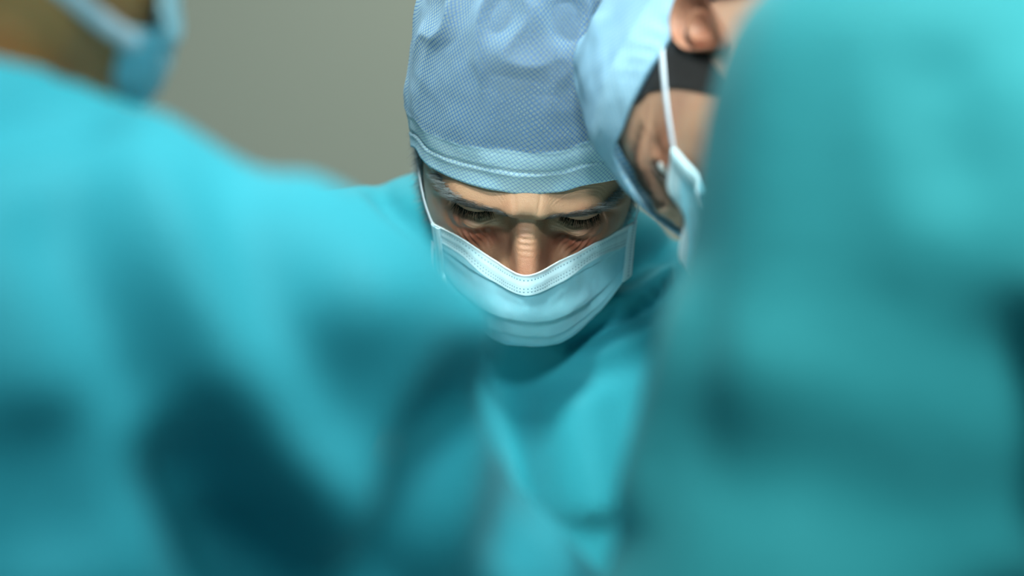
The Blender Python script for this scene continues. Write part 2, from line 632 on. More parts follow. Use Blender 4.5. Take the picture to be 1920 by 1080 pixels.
# ------------------------------------------------------------------ the room
def box(name, lo, hi, mat, parent=None, bevel=0.0):
    import bmesh
    lo = np.array(lo); hi = np.array(hi)
    bm = bmesh.new()
    bmesh.ops.create_cube(bm, size=1)
    for v in bm.verts:
        v.co = Vector([(lo[i] + hi[i]) / 2 + v.co[i] * (hi[i] - lo[i]) for i in range(3)])
    if bevel:
        bmesh.ops.bevel(bm, geom=bm.edges[:], offset=bevel, segments=3, affect='EDGES')
    vs = [np.array(v.co) for v in bm.verts]
    fs = [[v.index for v in f.verts] for f in bm.faces]
    bm.verts.index_update()
    fs = [[v.index for v in f.verts] for f in bm.faces]
    bm.free()
    return mesh_obj(name, vs, fs, mat, parent, smooth=False)


WALL_Y = 2.1
tag(box('floor', (-3, -3.2, -0.1), (3, WALL_Y, 0), M['floor']), kind='structure')
tag(box('wall_back', (-3, WALL_Y, 0), (3, WALL_Y + 0.12, 2.9), M['wall']), kind='structure')
tag(box('wall_left', (-3.12, -3.2, 0), (-3, WALL_Y, 2.9), M['wall']), kind='structure')
tag(box('wall_right', (3, -3.2, 0), (3.12, WALL_Y, 2.9), M['wall']), kind='structure')
tag(box('ceiling', (-3, -3.2, 2.9), (3, WALL_Y, 3.0), M['ceiling']), kind='structure')
tag(box('baseboard_back', (-3, WALL_Y - 0.02, 0), (3, WALL_Y, 0.12), M['ceiling']), kind='structure')


# ------------------------------------------------------------------ heads
class Frame:
    """head frame: origin between the ears at eye level; local (X left, F forward, U up) in mm"""
    def __init__(s, o, X, F, U, k=1.0):
        s.k = k
        s.o = np.array(o, float); s.X = np.array(X, float); s.F = np.array(F, float); s.U = np.array(U, float)
        s.U /= np.linalg.norm(s.U)
        s.F -= s.U * (s.F @ s.U); s.F /= np.linalg.norm(s.F)
        s.X = np.cross(s.U, s.F)

    def w(s, L):
        L = np.asarray(L, float) * 1e-3 * s.k
        return s.o + L[..., 0:1] * s.X + L[..., 1:2] * s.F + L[..., 2:3] * s.U

    def l(s, P):
        q = np.asarray(P, float) - s.o
        return np.stack([q @ s.X, q @ s.F, q @ s.U], -1) * 1e3 / s.k

    def px(s, px, py, f):
        """local point seen at a place of the picture and lying f mm in front of the ears"""
        c = np.array([0, CAM_Y, 1.5])
        d = at(px, py, 0.0) - c
        t = (f * 1e-3 * s.k - (c - s.o) @ s.F) / (d @ s.F)
        return s.l(c + d * t)


def on_head(fr, px, py, off):
    """local point on the skull surface (grown by off mm) seen at a place of the picture"""
    c = np.array([0, CAM_Y, 1.5])
    d = at(px, py, 0.0) - c
    t = np.linspace(0.78, 1.14, 2400)
    Q = fr.l(c[None] + d[None] * t[:, None])
    s = np.sqrt(np.maximum(112 - Q[:, 2], 0)); sk = np.sqrt(112 - np.array(SK_U, float))
    f = pchip(sk, SK_F, s) + off; b = pchip(sk, SK_B, s) + off; w = pchip(sk, SK_W, s) + off
    g = np.where(Q[:, 1] > 0, (np.abs(Q[:, 0]) / w) ** 2.35 + (np.abs(Q[:, 1]) / f) ** 2.35, (np.abs(Q[:, 0]) / w) ** 2.1 + (np.abs(Q[:, 1]) / b) ** 2.1)
    ins = np.where(g < 1)[0]
    if len(ins):
        return Q[ins[0]]
    i = int(np.argmin(g))
    return Q[i]


SK_U = [112, 108, 100, 85, 65, 45, 25, 0, -25, -50, -75, -95, -112, -122, -132, -160, -185]
SK_F = [0, 30, 50, 70, 83, 90, 92, 86, 82, 82, 81, 79, 72, 54, 38, 34, 36]
SK_B = [0, 34, 58, 81, 94, 99, 98, 92, 82, 70, 62, 58, 57, 57, 58, 62, 70]
SK_W = [0, 30, 46, 62, 72, 76, 77.5, 76, 74, 70, 62, 54, 46, 44, 46, 50, 54]


def skull(a, U, grow=0.0):
    s = np.sqrt(np.maximum(112 - U, 0)); sk = np.sqrt(112 - np.array(SK_U, float))
    f = pchip(sk, SK_F, s); b = pchip(sk, SK_B, s); w = pchip(sk, SK_W, s)
    ca, sa = np.cos(a), np.sin(a)
    ex = np.where(ca > 0, 2 / 2.35, 2 / 2.1)
    X = (w + grow) * np.sign(sa) * np.abs(sa) ** ex
    Fo = np.where(ca > 0, f + grow, b + grow) * np.sign(ca) * np.abs(ca) ** ex
    return X, Fo


ASYM = 0.028


def face_relief(X, F, U, wr=1.0):
    """forward relief of the features in mm"""
    ax = np.abs(X)
    fr = sstep(5, 45, F)
    d = np.zeros_like(X)
    U = U + ASYM * X                      # one eye and brow sit a touch lower
    Xn = X - 3.2 * sstep(8, -45, U)       # the nose leans a little
    # brow ridge, its lower side steeper
    ub = 7.5 + 1.5 * ga(ax - 44, 18) - 0.0030 * np.maximum(ax - 54, 0) ** 2
    s = np.where(U > ub, 13.0, 3.6)
    d += 10.5 * ga(U - ub, s) * sstep(2, 14, ax) * sstep(68, 48, ax)
    d += 8.5 * ga(U - 15, np.where(U > 15, 13, 7.5)) * ga(X, 15)
    # eye sockets
    d += -11.5 * ga(ax - 32, 17) * ga(U - 0, np.where(U > 0, 6.5, 12.5))
    d += -8 * ga(ax - 17.5, 6.0) * ga(U - 0, 10)
    # nose
    nh = pchip([60, 30, 14, 6, 0, -8, -16, -26, -36, -42, -48, -54, -59, -66], [0, 1.5, 3.5, 5.0, 9.5, 16.0, 21.5, 26, 28, 28, 24, 10, 2, 0], U)
    nw = pchip([60, 25, 8, -2, -12, -26, -40, -60], [20, 14, 9.6, 9.4, 10.2, 10.6, 12.5, 13], U)
    d += nh * np.exp(-(np.abs(Xn) / nw) ** 4.4)
    d += 6 * ga(Xn, 20) * ga(U + 34, 18)
    d += 11 * ga(np.abs(Xn) - 15.5, 5.5) * ga(U + 46, 7)
    # cheek bones, cheeks, chin, lips
    d += 6 * ga(ax - 50, 17) * ga(U + 24, 14)
    d += -8.5 * ga(ax - 24, 8) * ga(U + 30, 13)
    d += 4 * ga(X, 26) * ga(U + 72, 12)
    d += 3.5 * ga(X, 21) * (ga(U + 70, 3.2) + ga(U + 79, 3.6)) - 3 * ga(X, 22) * ga(U + 74.5, 1.4)
    d += 6 * ga(X, 19) * ga(U + 101, 10) - 3 * ga(X, 22) * ga(U + 87, 5)
    d += -2.5 * ga(ax - 62, 12) * ga(U - 18, 16)
    base = F + d * fr
    # lids over the eyeball, looking down
    ex = ax - 35.5
    lash = -4.2 + 0.011 * ex ** 2 + 0.06 * ex
    for r, top in ((14.2, True), (12.6, False)):
        q = r * r - (ex / 1.12) ** 2 - (U + 0.5) ** 2
        sp = 66.5 + np.sqrt(np.maximum(q, 0))
        wgt = sstep(lash - 0.5, lash + 0.7, U) if top else 1 - sstep(lash - 0.8, lash + 0.3, U)
        k = 1.6
        h = np.clip(0.5 + 0.5 * (sp - base) / k, 0, 1)
        sm = base * (1 - h) + sp * h + k * h * (1 - h)
        base = base + (np.where(q > 0, sm, base) - base) * wgt
    # groove under the lash line, crease above the upper lid
    eye = ga(ex, 13)
    base += -1.3 * ga(U - lash + 0.9, 0.8) * eye
    base += -1.0 * ga(U - (8.0 - 0.012 * ex ** 2), 1.0) * ga(ex, 12)
    # bag under the eye and the trough below it
    ubag = -14.5 + 0.012 * (ex - 2) ** 2
    base += 5.8 * ga(U - ubag, 5.4) * ga(ex - 1, 14)
    base += -2.6 * ga(U - ubag + 9.5, 3.0) * ga(ex + 2, 16)
    if wr:
        w = np.zeros_like(X)
        # fine lines on the bag
        rr = np.hypot(ex + 3, (U - 10) * 1.15)
        w += 0.38 * np.sin(rr * 2 * np.pi / 2.3 + 1.2 * np.sin(ex * .4)) * sstep(16, 19, rr) * sstep(34, 28, rr) * ga(ex + 1, 15)
        # crow's feet
        qx, qu = ax - 50, U + 1
        r = np.hypot(qx, qu); th = np.arctan2(qu, qx)
        w += 0.85 * np.sin(th * 11 + 0.09 * r + np.sin(r * .35) * .5) * sstep(3, 8, r) * sstep(27, 16, r) * sstep(-2.6, -2.0, th) * sstep(1.1, 0.6, th)
        # creases running from the bag to the cheek
        t = (ax - 30) * 0.62 + (U + 16) * 0.78
        n = (ax - 30) * 0.78 - (U + 16) * 0.62
        w += 0.85 * np.sin(n * 2 * np.pi / 3.6 + 0.15 * t) * ga(n - 14, 11) * ga(t + 8, 9)
        # across the bridge of the nose, between the brows, on the forehead
        w += 0.33 * np.sin((U + 0.02 * X * X) * 2 * np.pi / 3.4) * ga(U + 9, 7) * ga(X, 7)
        w += -0.9 * (ga(X - 7.5 - 0.1 * (U - 20), 1.3) + ga(X + 8 + 0.14 * (U - 20), 1.3)) * ga(U - 21, 8)
        w += 0.5 * np.sin((U + 0.004 * X * X) * 2 * np.pi / 9.5) * sstep(28, 38, U) * sstep(50, 35, ax)
        base += w * wr * fr
    return base


def head_mesh(fr, dense=True, wr=1.0, ears=True, ear_scale=1.0):
    if dense:
        ca = np.concatenate([np.linspace(-math.pi, -1.45, 50, endpoint=False), np.linspace(-1.45, 1.45, 430, endpoint=False), np.linspace(1.45, math.pi, 50, endpoint=False)])
        cu = np.concatenate([112 - np.linspace(0.02, 7.6, 40, endpoint=False) ** 2, np.linspace(54, 34, 14, endpoint=False), np.linspace(34, -50, 200, endpoint=False), np.linspace(-50, -185, 70)])
    else:
        ca = np.linspace(-math.pi, math.pi, 220, endpoint=False)
        cu = np.concatenate([112 - np.linspace(0.02, 7.6, 24, endpoint=False) ** 2, np.linspace(54, -60, 90, endpoint=False), np.linspace(-60, -185, 50)])
    A, U = np.meshgrid(ca, cu)
    X, F = skull(A, U)
    F2 = np.where(F > 5, face_relief(X, F, U, wr), F)
    nu, nv = len(ca), len(cu)
    X, F, U = X.ravel(), F2.ravel(), U.ravel()
    ax = np.abs(X)
    red = 0.08 + 0.6 * ga(ax - 52, 13) * ga(U + 12, 10) + 0.7 * ga(ax - 40, 18) * ga(U + 24, 10) + 0.5 * ga(ax - 34, 16) * ga(U - 8, 5) + 0.35 * ga(X, 14) * ga(U + 20, 18) + 0.55 * ga(ax - 22, 14) * ga(U + 28, 14)  # skin redness; in the cheek hollows some shade is put into the colour too
    red = red - 0.25 * ga(ax - 33, 12) * ga(U + 14, 5) - 0.15 * ga(U - 30, 8)
    red = np.where(F > 0, red, 0.1)
    stb = 0.35 * sstep(-62, -78, U) * (F > 0) * sstep(-128, -112, U) + 0.35 * ga(ax - 74, 7) * sstep(-35, -20, U) * sstep(12, -2, U)
    V = fr.w(np.stack([X, F, U], -1))
    faces = grid_faces(nu, nv, True)
    faces = orient(V, faces, fr.o)
    if ears:
        for sgn in (-1, 1):
            EV, EF, er = ear_mesh(sgn, ear_scale)
            EV = fr.w(EV)
            faces = np.vstack([faces, EF + len(V)])
            V = np.vstack([V, EV]); red = np.concatenate([red, er]); stb = np.concatenate([stb, er * 0])
    return V, faces, red, stb


def ear_mesh(sgn, sc_=1.0):
    """outer ear as a thick curled shell, local mm"""
    nt_, nr = 40, 16
    th = np.linspace(0, 2 * np.pi, nt_, endpoint=False)
    rr = np.linspace(0, 1, nr)
    T, R = np.meshgrid(th, rr)
    # outline (f, u)
    fo = -17 * np.cos(T) * (1 - 0.22 * np.sin(T) * -1)
    uo = 31 * np.sin(T)
    fo = fo * np.where(np.sin(T) < 0, 1 - 0.35 * np.abs(np.sin(T)), 1.0)
    back = sstep(-1, 1, -(-np.cos(T)))      # 1 at the rear rim
    h = 4 + (6 + 12 * back) * R ** 1.3 - 5 * ga(R - 0.72, 0.10) + 3 * ga(R - 0.92, 0.08) + 3 * ga(R - 0.45, 0.14)
    front = np.stack([sgn * (72 + h * sc_), -8 + fo * R * sc_, -12 + uo * R * sc_], -1).reshape(-1, 3)
    rearh = h[-1] * 0 + 0
    n2 = 6
    R2 = np.linspace(1, 0.55, n2)
    T2, RR2 = np.meshgrid(th, R2)
    fo2 = -17 * np.cos(T2) * (1 + 0.22 * np.sin(T2)); fo2 = fo2 * np.where(np.sin(T2) < 0, 1 - 0.35 * np.abs(np.sin(T2)), 1.0)
    hh = np.linspace(0, 1, n2)[:, None] * np.ones(nt_)
    hb = (h[-1][None, :] * (1 - hh) - 1.5 * np.sin(hh * np.pi) + (-4) * hh)
    rear = np.stack([sgn * (72 + hb * sc_), -8 + fo2 * RR2 * sc_, -12 + 31 * np.sin(T2) * RR2 * sc_], -1).reshape(-1, 3)
    V = np.vstack([front, rear])
    F = grid_faces(nt_, nr + n2, True)
    c = np.array([sgn * 60., -8, -12])
    F = orient(V, F, c)
    return V, F, np.full(len(V), 0.55)


# ------------------------------------------------------------------ hair strands
def strands(name, roots, dirs, length, radius, mat, parent, fr, curl=0.0, grav=None, segs=4, jit=0.25):
    """tapered three-sided hairs; roots and dirs local mm"""
    n = len(roots)
    roots = np.asarray(roots, float); dirs = np.asarray(dirs, float)
    dirs = dirs / np.linalg.norm(dirs, axis=1)[:, None]
    L = length * (1 + jit * RNG.uniform(-1, 1, n))
    side = np.cross(dirs, RNG.normal(size=(n, 3))); side /= np.linalg.norm(side, axis=1)[:, None]
    if grav is None: bend = side * curl
    else: bend = np.asarray(grav, float) * np.ones((n, 1)) + side * curl
    up2 = np.cross(dirs, side)
    rings = []
    for s in range(segs + 1):
        t = s / segs
        c = roots + dirs * (L * t)[:, None] + bend * (L * t * t)[:, None]
        r = radius * (1 - 0.85 * t ** 1.5)
        for q in range(3):
            an = q * 2 * np.pi / 3
            rings.append(c + r * (math.cos(an) * side + math.sin(an) * up2))
    V = np.stack(rings, 1).reshape(-1, 3)
    per = 3 * (segs + 1)
    f = []
    for s in range(segs):
        for q in range(3):
            f.append([s * 3 + q, s * 3 + (q + 1) % 3, (s + 1) * 3 + (q + 1) % 3, (s + 1) * 3 + q])
    f = np.array(f)
    F = (np.arange(n) * per)[:, None, None] + f[None]
    return mesh_obj(name, fr.w(V), F.reshape(-1, 4), mat, parent)


def face_point(x, u):
    """points on the face surface for local x, u (arrays)"""
    x = np.asarray(x, float); u = np.asarray(u, float) - ASYM * x
    s = np.sqrt(np.maximum(112 - u, 0)); sk = np.sqrt(112 - np.array(SK_U, float))
    f = pchip(sk, SK_F, s); w = pchip(sk, SK_W, s)
    e = 2.35
    F = f * np.maximum(1 - (np.abs(x) / w) ** e, 0) ** (1 / e)
    return np.stack([x, face_relief(x, F, u, 0.0), u], -1)


def brows_and_lashes(fr, parent, grey=True):
    for sgn in (-1, 1):
        n = 1150
        t = RNG.uniform(0, 1, n) ** 0.95
        x = 12 + t * 50
        uc = 6.2 + 3.2 * np.sin(np.clip(t * 1.05, 0, 1) * np.pi * 0.58) + 1.5 * t * t
        w = 4.8 * (1 - 0.35 * t)
        u = uc + w * RNG.normal(0.25, 0.5, n)
        P = face_point(sgn * x, u)
        d = np.stack([sgn * (0.65 + 0.6 * t), 0.22 - 0.45 * t, 0.50 - 0.60 * t + RNG.normal(0, .14, n)], 1)
        k = (t < 0.62) | (RNG.uniform(0, 1, n) < 0.35)
        strands('eyebrow', P[k], d[k], 6.5, 0.11, M['hair_brow'], parent, fr, grav=(sgn * 0.15, -0.2, -0.2))
        k = ~k | (RNG.uniform(0, 1, n) < 0.25)
        if grey:
            tag(strands('eyebrow', P[k], d[k], 7.0, 0.09, M['hair_grey_light'], parent, fr, grav=(sgn * 0.15, -0.25, -0.25)), 'grey hairs of the eyebrow')
        # upper lashes, cast downwards
        n = 190
        ex = np.linspace(-11.5, 12.5, n) + RNG.normal(0, .25, n)
        lu = -3.9 + 0.011 * ex ** 2 + 0.06 * ex
        P = face_point(sgn * (35.5 + ex), lu)
        P[:, 1] += 0.2
        d = np.stack([sgn * ex * 0.035, np.full(n, 0.62), np.full(n, -0.75)], 1) + RNG.normal(0, .13, (n, 3))
        strands('eyelashes', P, d, 6.4, 0.18, M['lash'], parent, fr, grav=(0, 0.22, 0.22), jit=0.35)


# ------------------------------------------------------------------ surgical cap
def cap_mesh(fr, rim, top=170, wid=(86, 100, 106), crease=1.0, seed=1, mat=None, parent=None, band_h=34, pin=1.0):
    """rim: function azimuth -> local (X, F, U) of the rim"""
    na, nt_ = 260, 150
    a = np.linspace(-math.pi, math.pi, na, endpoint=False)
    t = np.linspace(0, 1, nt_)
    Rm = rim(a)                                   # (na,3)
    wx, wf, wbk = wid
    P = np.zeros((nt_, na, 3))
    thk = np.zeros((nt_, na))
    for j, tt in enumerate(t):
        # height goes from rim to apex
        ph = tt
        U = Rm[:, 2] + (top - Rm[:, 2]) * (np.sin(ph * np.pi / 2) ** 1.0)
        rad = np.cos(ph * np.pi / 2) ** 0.62
        ca, sa = np.cos(a), np.sin(a)
        X = wx * np.sign(sa) * np.abs(sa) ** 0.9 * rad
        F = np.where(ca > 0, wf, wbk) * np.sign(ca) * np.abs(ca) ** 0.9 * rad - 10 * sstep(0, 1, tt)
        b = 1 - sstep(0, 0.16, tt)
        X = Rm[:, 0] * b + X * (1 - b); F = Rm[:, 1] * b + F * (1 - b)
        P[j, :, 0] = X; P[j, :, 1] = F; P[j, :, 2] = U
    # arc length down each column -> UV in metres, band thickness
    seg = np.linalg.norm(np.diff(P, axis=0), axis=2)
    arc = np.vstack([np.zeros(na), np.cumsum(seg, 0)])
    bh = band_h + 3 * np.sin(a * 2 + 0.6)
    thk = 1 - sstep(bh - 0.4, bh + 0.6, arc)
    uu = np.repeat((a * 92)[None, :], nt_, 0)
    # displacement
    V = P.reshape(-1, 3)
    F_ = grid_faces(na, nt_, True)
    N = normals(V, F_)
    c = V - np.array([0, 0, 40.]); N *= np.sign((N * c).sum(1))[:, None]
    arcf = arc.ravel(); af = np.repeat(a[None, :], nt_, 0).ravel()
    dsp = 1.6 * vnoise(V, 0.035, seed) + 0.6 * vnoise(V, 0.09, seed + 3)
    hi = sstep(60, 110, arcf)
    rg = 1 - np.abs(vnoise(V * np.array([1, 1, .45]), 0.045, seed + 5)) * 2
    dsp += hi * crease * (5.5 * np.maximum(rg - 0.25, 0) + 4 * vnoise(V, 0.03, seed + 9))
    # band folds
    dsp += 0.45 * ga(arcf - 14 - 3.0 * np.sin(af * 1.7 + 1), 1.6) - 0.9 * ga(arcf - 16.5 - 3.0 * np.sin(af * 1.7 + 1), 1.2)
    dsp += 0.5 * ga(arcf - np.repeat(bh[None, :], nt_, 0).ravel(), 1.2)
    rimw = 1 - sstep(0, 40, arcf)
    dsp += 0.7 * np.sin(af * 46 + 3 * np.sin(af * 5)) * rimw * sstep(0.9, 1.5, np.abs(af)) * sstep(0, 6, arcf)
    V = V + N * (dsp * (1 - sstep(0.97, 1.0, np.repeat(t[:, None], na, 1).ravel())))[:, None]
    V[-na:] = V[-na:].mean(0)
    # rim hem folded inwards
    hem = Rm * np.array([0.955, 0.955, 1]) + np.array([0, 0, 6.])
    hem2 = Rm * np.array([0.975, 0.975, 1]) + np.array([0, 0, 0.3])
    V = np.vstack([hem, hem2, V])
    uv = np.stack([np.concatenate([a * 92, a * 92, uu.ravel()]), np.concatenate([np.full(na, -6.), np.zeros(na), arcf])], -1) * 1e-3
    th = np.concatenate([np.ones(2 * na), thk.ravel()])
    F_ = grid_faces(na, nt_ + 2, True)
    W = fr.w(V)
    F_ = orient(W, F_, fr.w([0, 0, 60]))
    return mesh_obj('surgical_cap', W, F_, mat, parent, uvs=uv, attrs={'thick': th * 0.8})


def scalp_hair(fr, parent, mat, rim, sb=52):
    """short hair hugging the skull, under the cap"""
    na = 160
    a = np.linspace(-math.pi, math.pi, na, endpoint=False)
    Rm = rim(a)
    nt_ = 50
    V = np.zeros((nt_, na, 3))
    lowU = np.where(np.abs(a) < 1.15, 46 - 34 * sstep(0.75, 1.15, np.abs(a)), np.where(np.abs(a) < 1.75, 12 - sb * ga(np.abs(a) - 1.42, 0.14 * sb / 52), -38 * sstep(1.75, 2.3, np.abs(a)) + 8))
    for j in range(nt_):
        t = j / (nt_ - 1)
        s = np.sqrt(112 - lowU) * (1 - t) + 0.05 * t
        U = 112 - s * s
        X, F = skull(a, U, 0.0)
        g = 1 + 0.012 + 0.03 * sstep(0.15, 0.5, t)
        V[j, :, 0] = X * g; V[j, :, 1] = F * g; V[j, :, 2] = U + 3.5 * t
    V = V.reshape(-1, 3)
    V = V + (0.7 * vnoise(V, 0.35, 3))[:, None] * V / 100
    F_ = grid_faces(na, nt_, True)
    W = fr.w(V)
    return mesh_obj('hair', W, orient(W, F_, fr.o), mat, parent)


# ------------------------------------------------------------------ surgical mask
def bilinear_rows(rows, nu, nv):
    """rows: list of (k,3) control rows -> (nv, nu, 3)"""
    R = np.array([catmull(r, nu) for r in rows])          # (k, nu, 3)
    out = np.zeros((nv, nu, 3))
    for i in range(nu):
        out[:, i] = catmull(R[:, i], nv)
    return out


def mask_build(fr, rows, parent, straps):
    nu, nv = 190, 120
    S = bilinear_rows(rows, nu, nv)
    # mm coordinates along and across
    du = np.linalg.norm(np.diff(S, axis=1), axis=2); u = np.hstack([np.zeros((nv, 1)), np.cumsum(du, 1)])
    u = u[0:1, :] * np.ones((nv, 1)); u = u - u[:, nu // 2:nu // 2 + 1]
    dv = np.linalg.norm(np.diff(S, axis=0), axis=2); v = np.vstack([np.zeros((1, nu)), np.cumsum(dv, 0)])
    V = S.reshape(-1, 3)
    F_ = grid_faces(nu, nv)
    N = normals(V, F_)
    c = V - np.array([0, 0, -50.]); N *= np.sign((N * c).sum()) or 1
    if (N * c).sum() < 0: N = -N
    uf, vf = u.ravel(), v.ravel()
    rel = np.tile(np.linspace(-1, 1, nu)[None, :], (nv, 1)).ravel()
    tt = np.repeat(np.linspace(0, 1, nv)[:, None], nu, 1).ravel()
    d = np.zeros(len(V))
    # pleats: each one overlaps the next, as a small step
    for tp, hh in ((0.25, 0.8), (0.5, 2.2), (0.62, 1.0), (0.70, 0.9)):
        w = 0.008
        tpp = tp + 0.006 * np.sin(uf * .08)
        d += hh * (sstep(tpp - 0.16, tpp - w, tt) * (1 - sstep(tpp - w, tpp + w, tt))) * (1 - np.abs(rel) ** 6)
    d += 0.5 * ga(vf - 0.8, 0.8) + 0.35 * ga(vf - 7.5, 2.2) + 0.3 * ga(vf - 15, 0.8)
    d += 0.45 * vnoise(V, 0.07, 4) + 0.25 * vnoise(V, 0.18, 8)
    V = V + N * d[:, None]
    Vw = fr.w(V)
    F_ = orient(Vw, F_, fr.w([0, 40, -60]))
    m = mesh_obj('surgical_mask', Vw, F_, M['mask'], parent, uvs=np.stack([uf, vf], -1))
    sol = m.modifiers.new('thickness', 'SOLIDIFY'); sol.thickness = 0.0009; sol.offset = -1
    # side bindings
    for side in (0, -1):
        jmax = int(nv * 0.735)
        col = S[:jmax, side]
        sg = -1 if side == 0 else 1
        inner = S[:jmax, 13 if side == 0 else -14]
        k = np.linspace(0, 1, jmax)[:, None]
        wv = (inner - col); wl = np.linalg.norm(wv, axis=1)[:, None]
        wv = wv / wl
        wv = 0.2 * wv + 0.8 * wv[:jmax // 2].mean(0)
        wv = wv / np.linalg.norm(wv, axis=1)[:, None] * 8.8
        nrm = np.cross(wv / 7.4, np.gradient(col, axis=0)); nrm /= np.linalg.norm(nrm, axis=1)[:, None]
        nrm *= np.sign((nrm * (col - np.array([0, 0, -60]))).sum(1))[:, None]
        prof = [(-0.10, -1.2), (-0.12, 0.9), (0.0, 1.7), (0.3, 1.9), (0.5, 2.0), (0.75, 1.9), (1.0, 1.7), (1.03, 0.3), (0.9, -0.5)]
        vv = np.concatenate([[0], np.cumsum(np.linalg.norm(np.diff(col, axis=0), axis=1))])
        P = np.stack([col + wv * a + nrm * b for a, b in prof], 1)
        uvb = np.stack([np.array([(a - 0.5) * 7.4 for a, b in prof])[None, :] * np.ones((jmax, 1)), vv[:, None] * np.ones((1, len(prof)))], -1)
        Pw = fr.w(P.reshape(-1, 3))
        o = mesh_obj('side_binding', Pw, orient(Pw, grid_faces(len(prof), jmax), fr.w([0, 0, -60])), M['binding'], m, uvs=uvb.reshape(-1, 2))
        sol = o.modifiers.new('thickness', 'SOLIDIFY'); sol.thickness = 0.0006; sol.offset = -1
    for pts, w0, w1 in straps:
        ribbon('ear_strap', pts, w0, w1, fr, m)
    return m


def ribbon(name, pts, w0, w1, fr, parent, mat=None, out=(0, 0, 0)):
    """flat strap, local mm, width w, its flat side facing away from the head"""
    P = catmull(pts, 40)
    T = np.gradient(P, axis=0); T /= np.linalg.norm(T, axis=1)[:, None]
    O = P - np.array(out, float); O[:, 2] *= 0.3
    S_ = np.cross(T, O); S_ /= np.linalg.norm(S_, axis=1)[:, None]
    N = np.cross(S_, T); N *= np.sign((N * O).sum(1))[:, None]
    w = np.linspace(w0, w1, 40)[:, None]
    prof = [(-0.5, 0), (-0.45, 0.35), (0, 0.55), (0.45, 0.35), (0.5, 0), (0, -0.4)]
    V = np.stack([P + S_ * w * a + N * b for a, b in prof], 1).reshape(-1, 3)
    Vw = fr.w(V)
    F_ = grid_faces(6, 40, True)
    return mesh_obj(name, Vw, F_, mat or M['strap'], parent)


# ------------------------------------------------------------------ hands (gloved) for the body SDF
def hand_prims(wrist, aim, palm_n):
    """list of cones for a relaxed, slightly curled hand; metres"""
    a = np.array(aim, float); a /= np.linalg.norm(a)
    n = np.array(palm_n, float); n -= a * (n @ a); n /= np.linalg.norm(n)
    s = np.cross(a, n)
    w = np.array(wrist, float)
    L = []
    for k in range(4):
        off = (k - 1.5) * 0.020
        base = w + a * 0.035 + s * off * 0.7
        kn = w + a * (0.088 - abs(k - 1.2) * 0.005) + s * off
        L.append((base, kn, 0.0135, 0.0115))
        ln = [0.040, 0.045, 0.042, 0.032][k]
        d1 = a * 0.92 + n * 0.38; d2 = a * 0.62 + n * 0.78; d3 = a * 0.3 + n * 0.95
        p1 = kn + d1 * ln; p2 = p1 + d2 * ln * 0.62; p3 = p2 + d3 * ln * 0.5
        L += [(kn, p1, 0.0100, 0.0088), (p1, p2, 0.0088, 0.0080), (p2, p3, 0.0080, 0.0068)]
    L.append((w, w + a * 0.045, 0.026, 0.030))
    tb = w + a * 0.022 - s * 0.026
    t1 = tb + a * 0.032 - s * 0.024 + n * 0.012; t2 = t1 + a * 0.03 - s * 0.006 + n * 0.008
    L += [(tb, t1, 0.0145, 0.011), (t1, t2, 0.0105, 0.0085)]
    return L


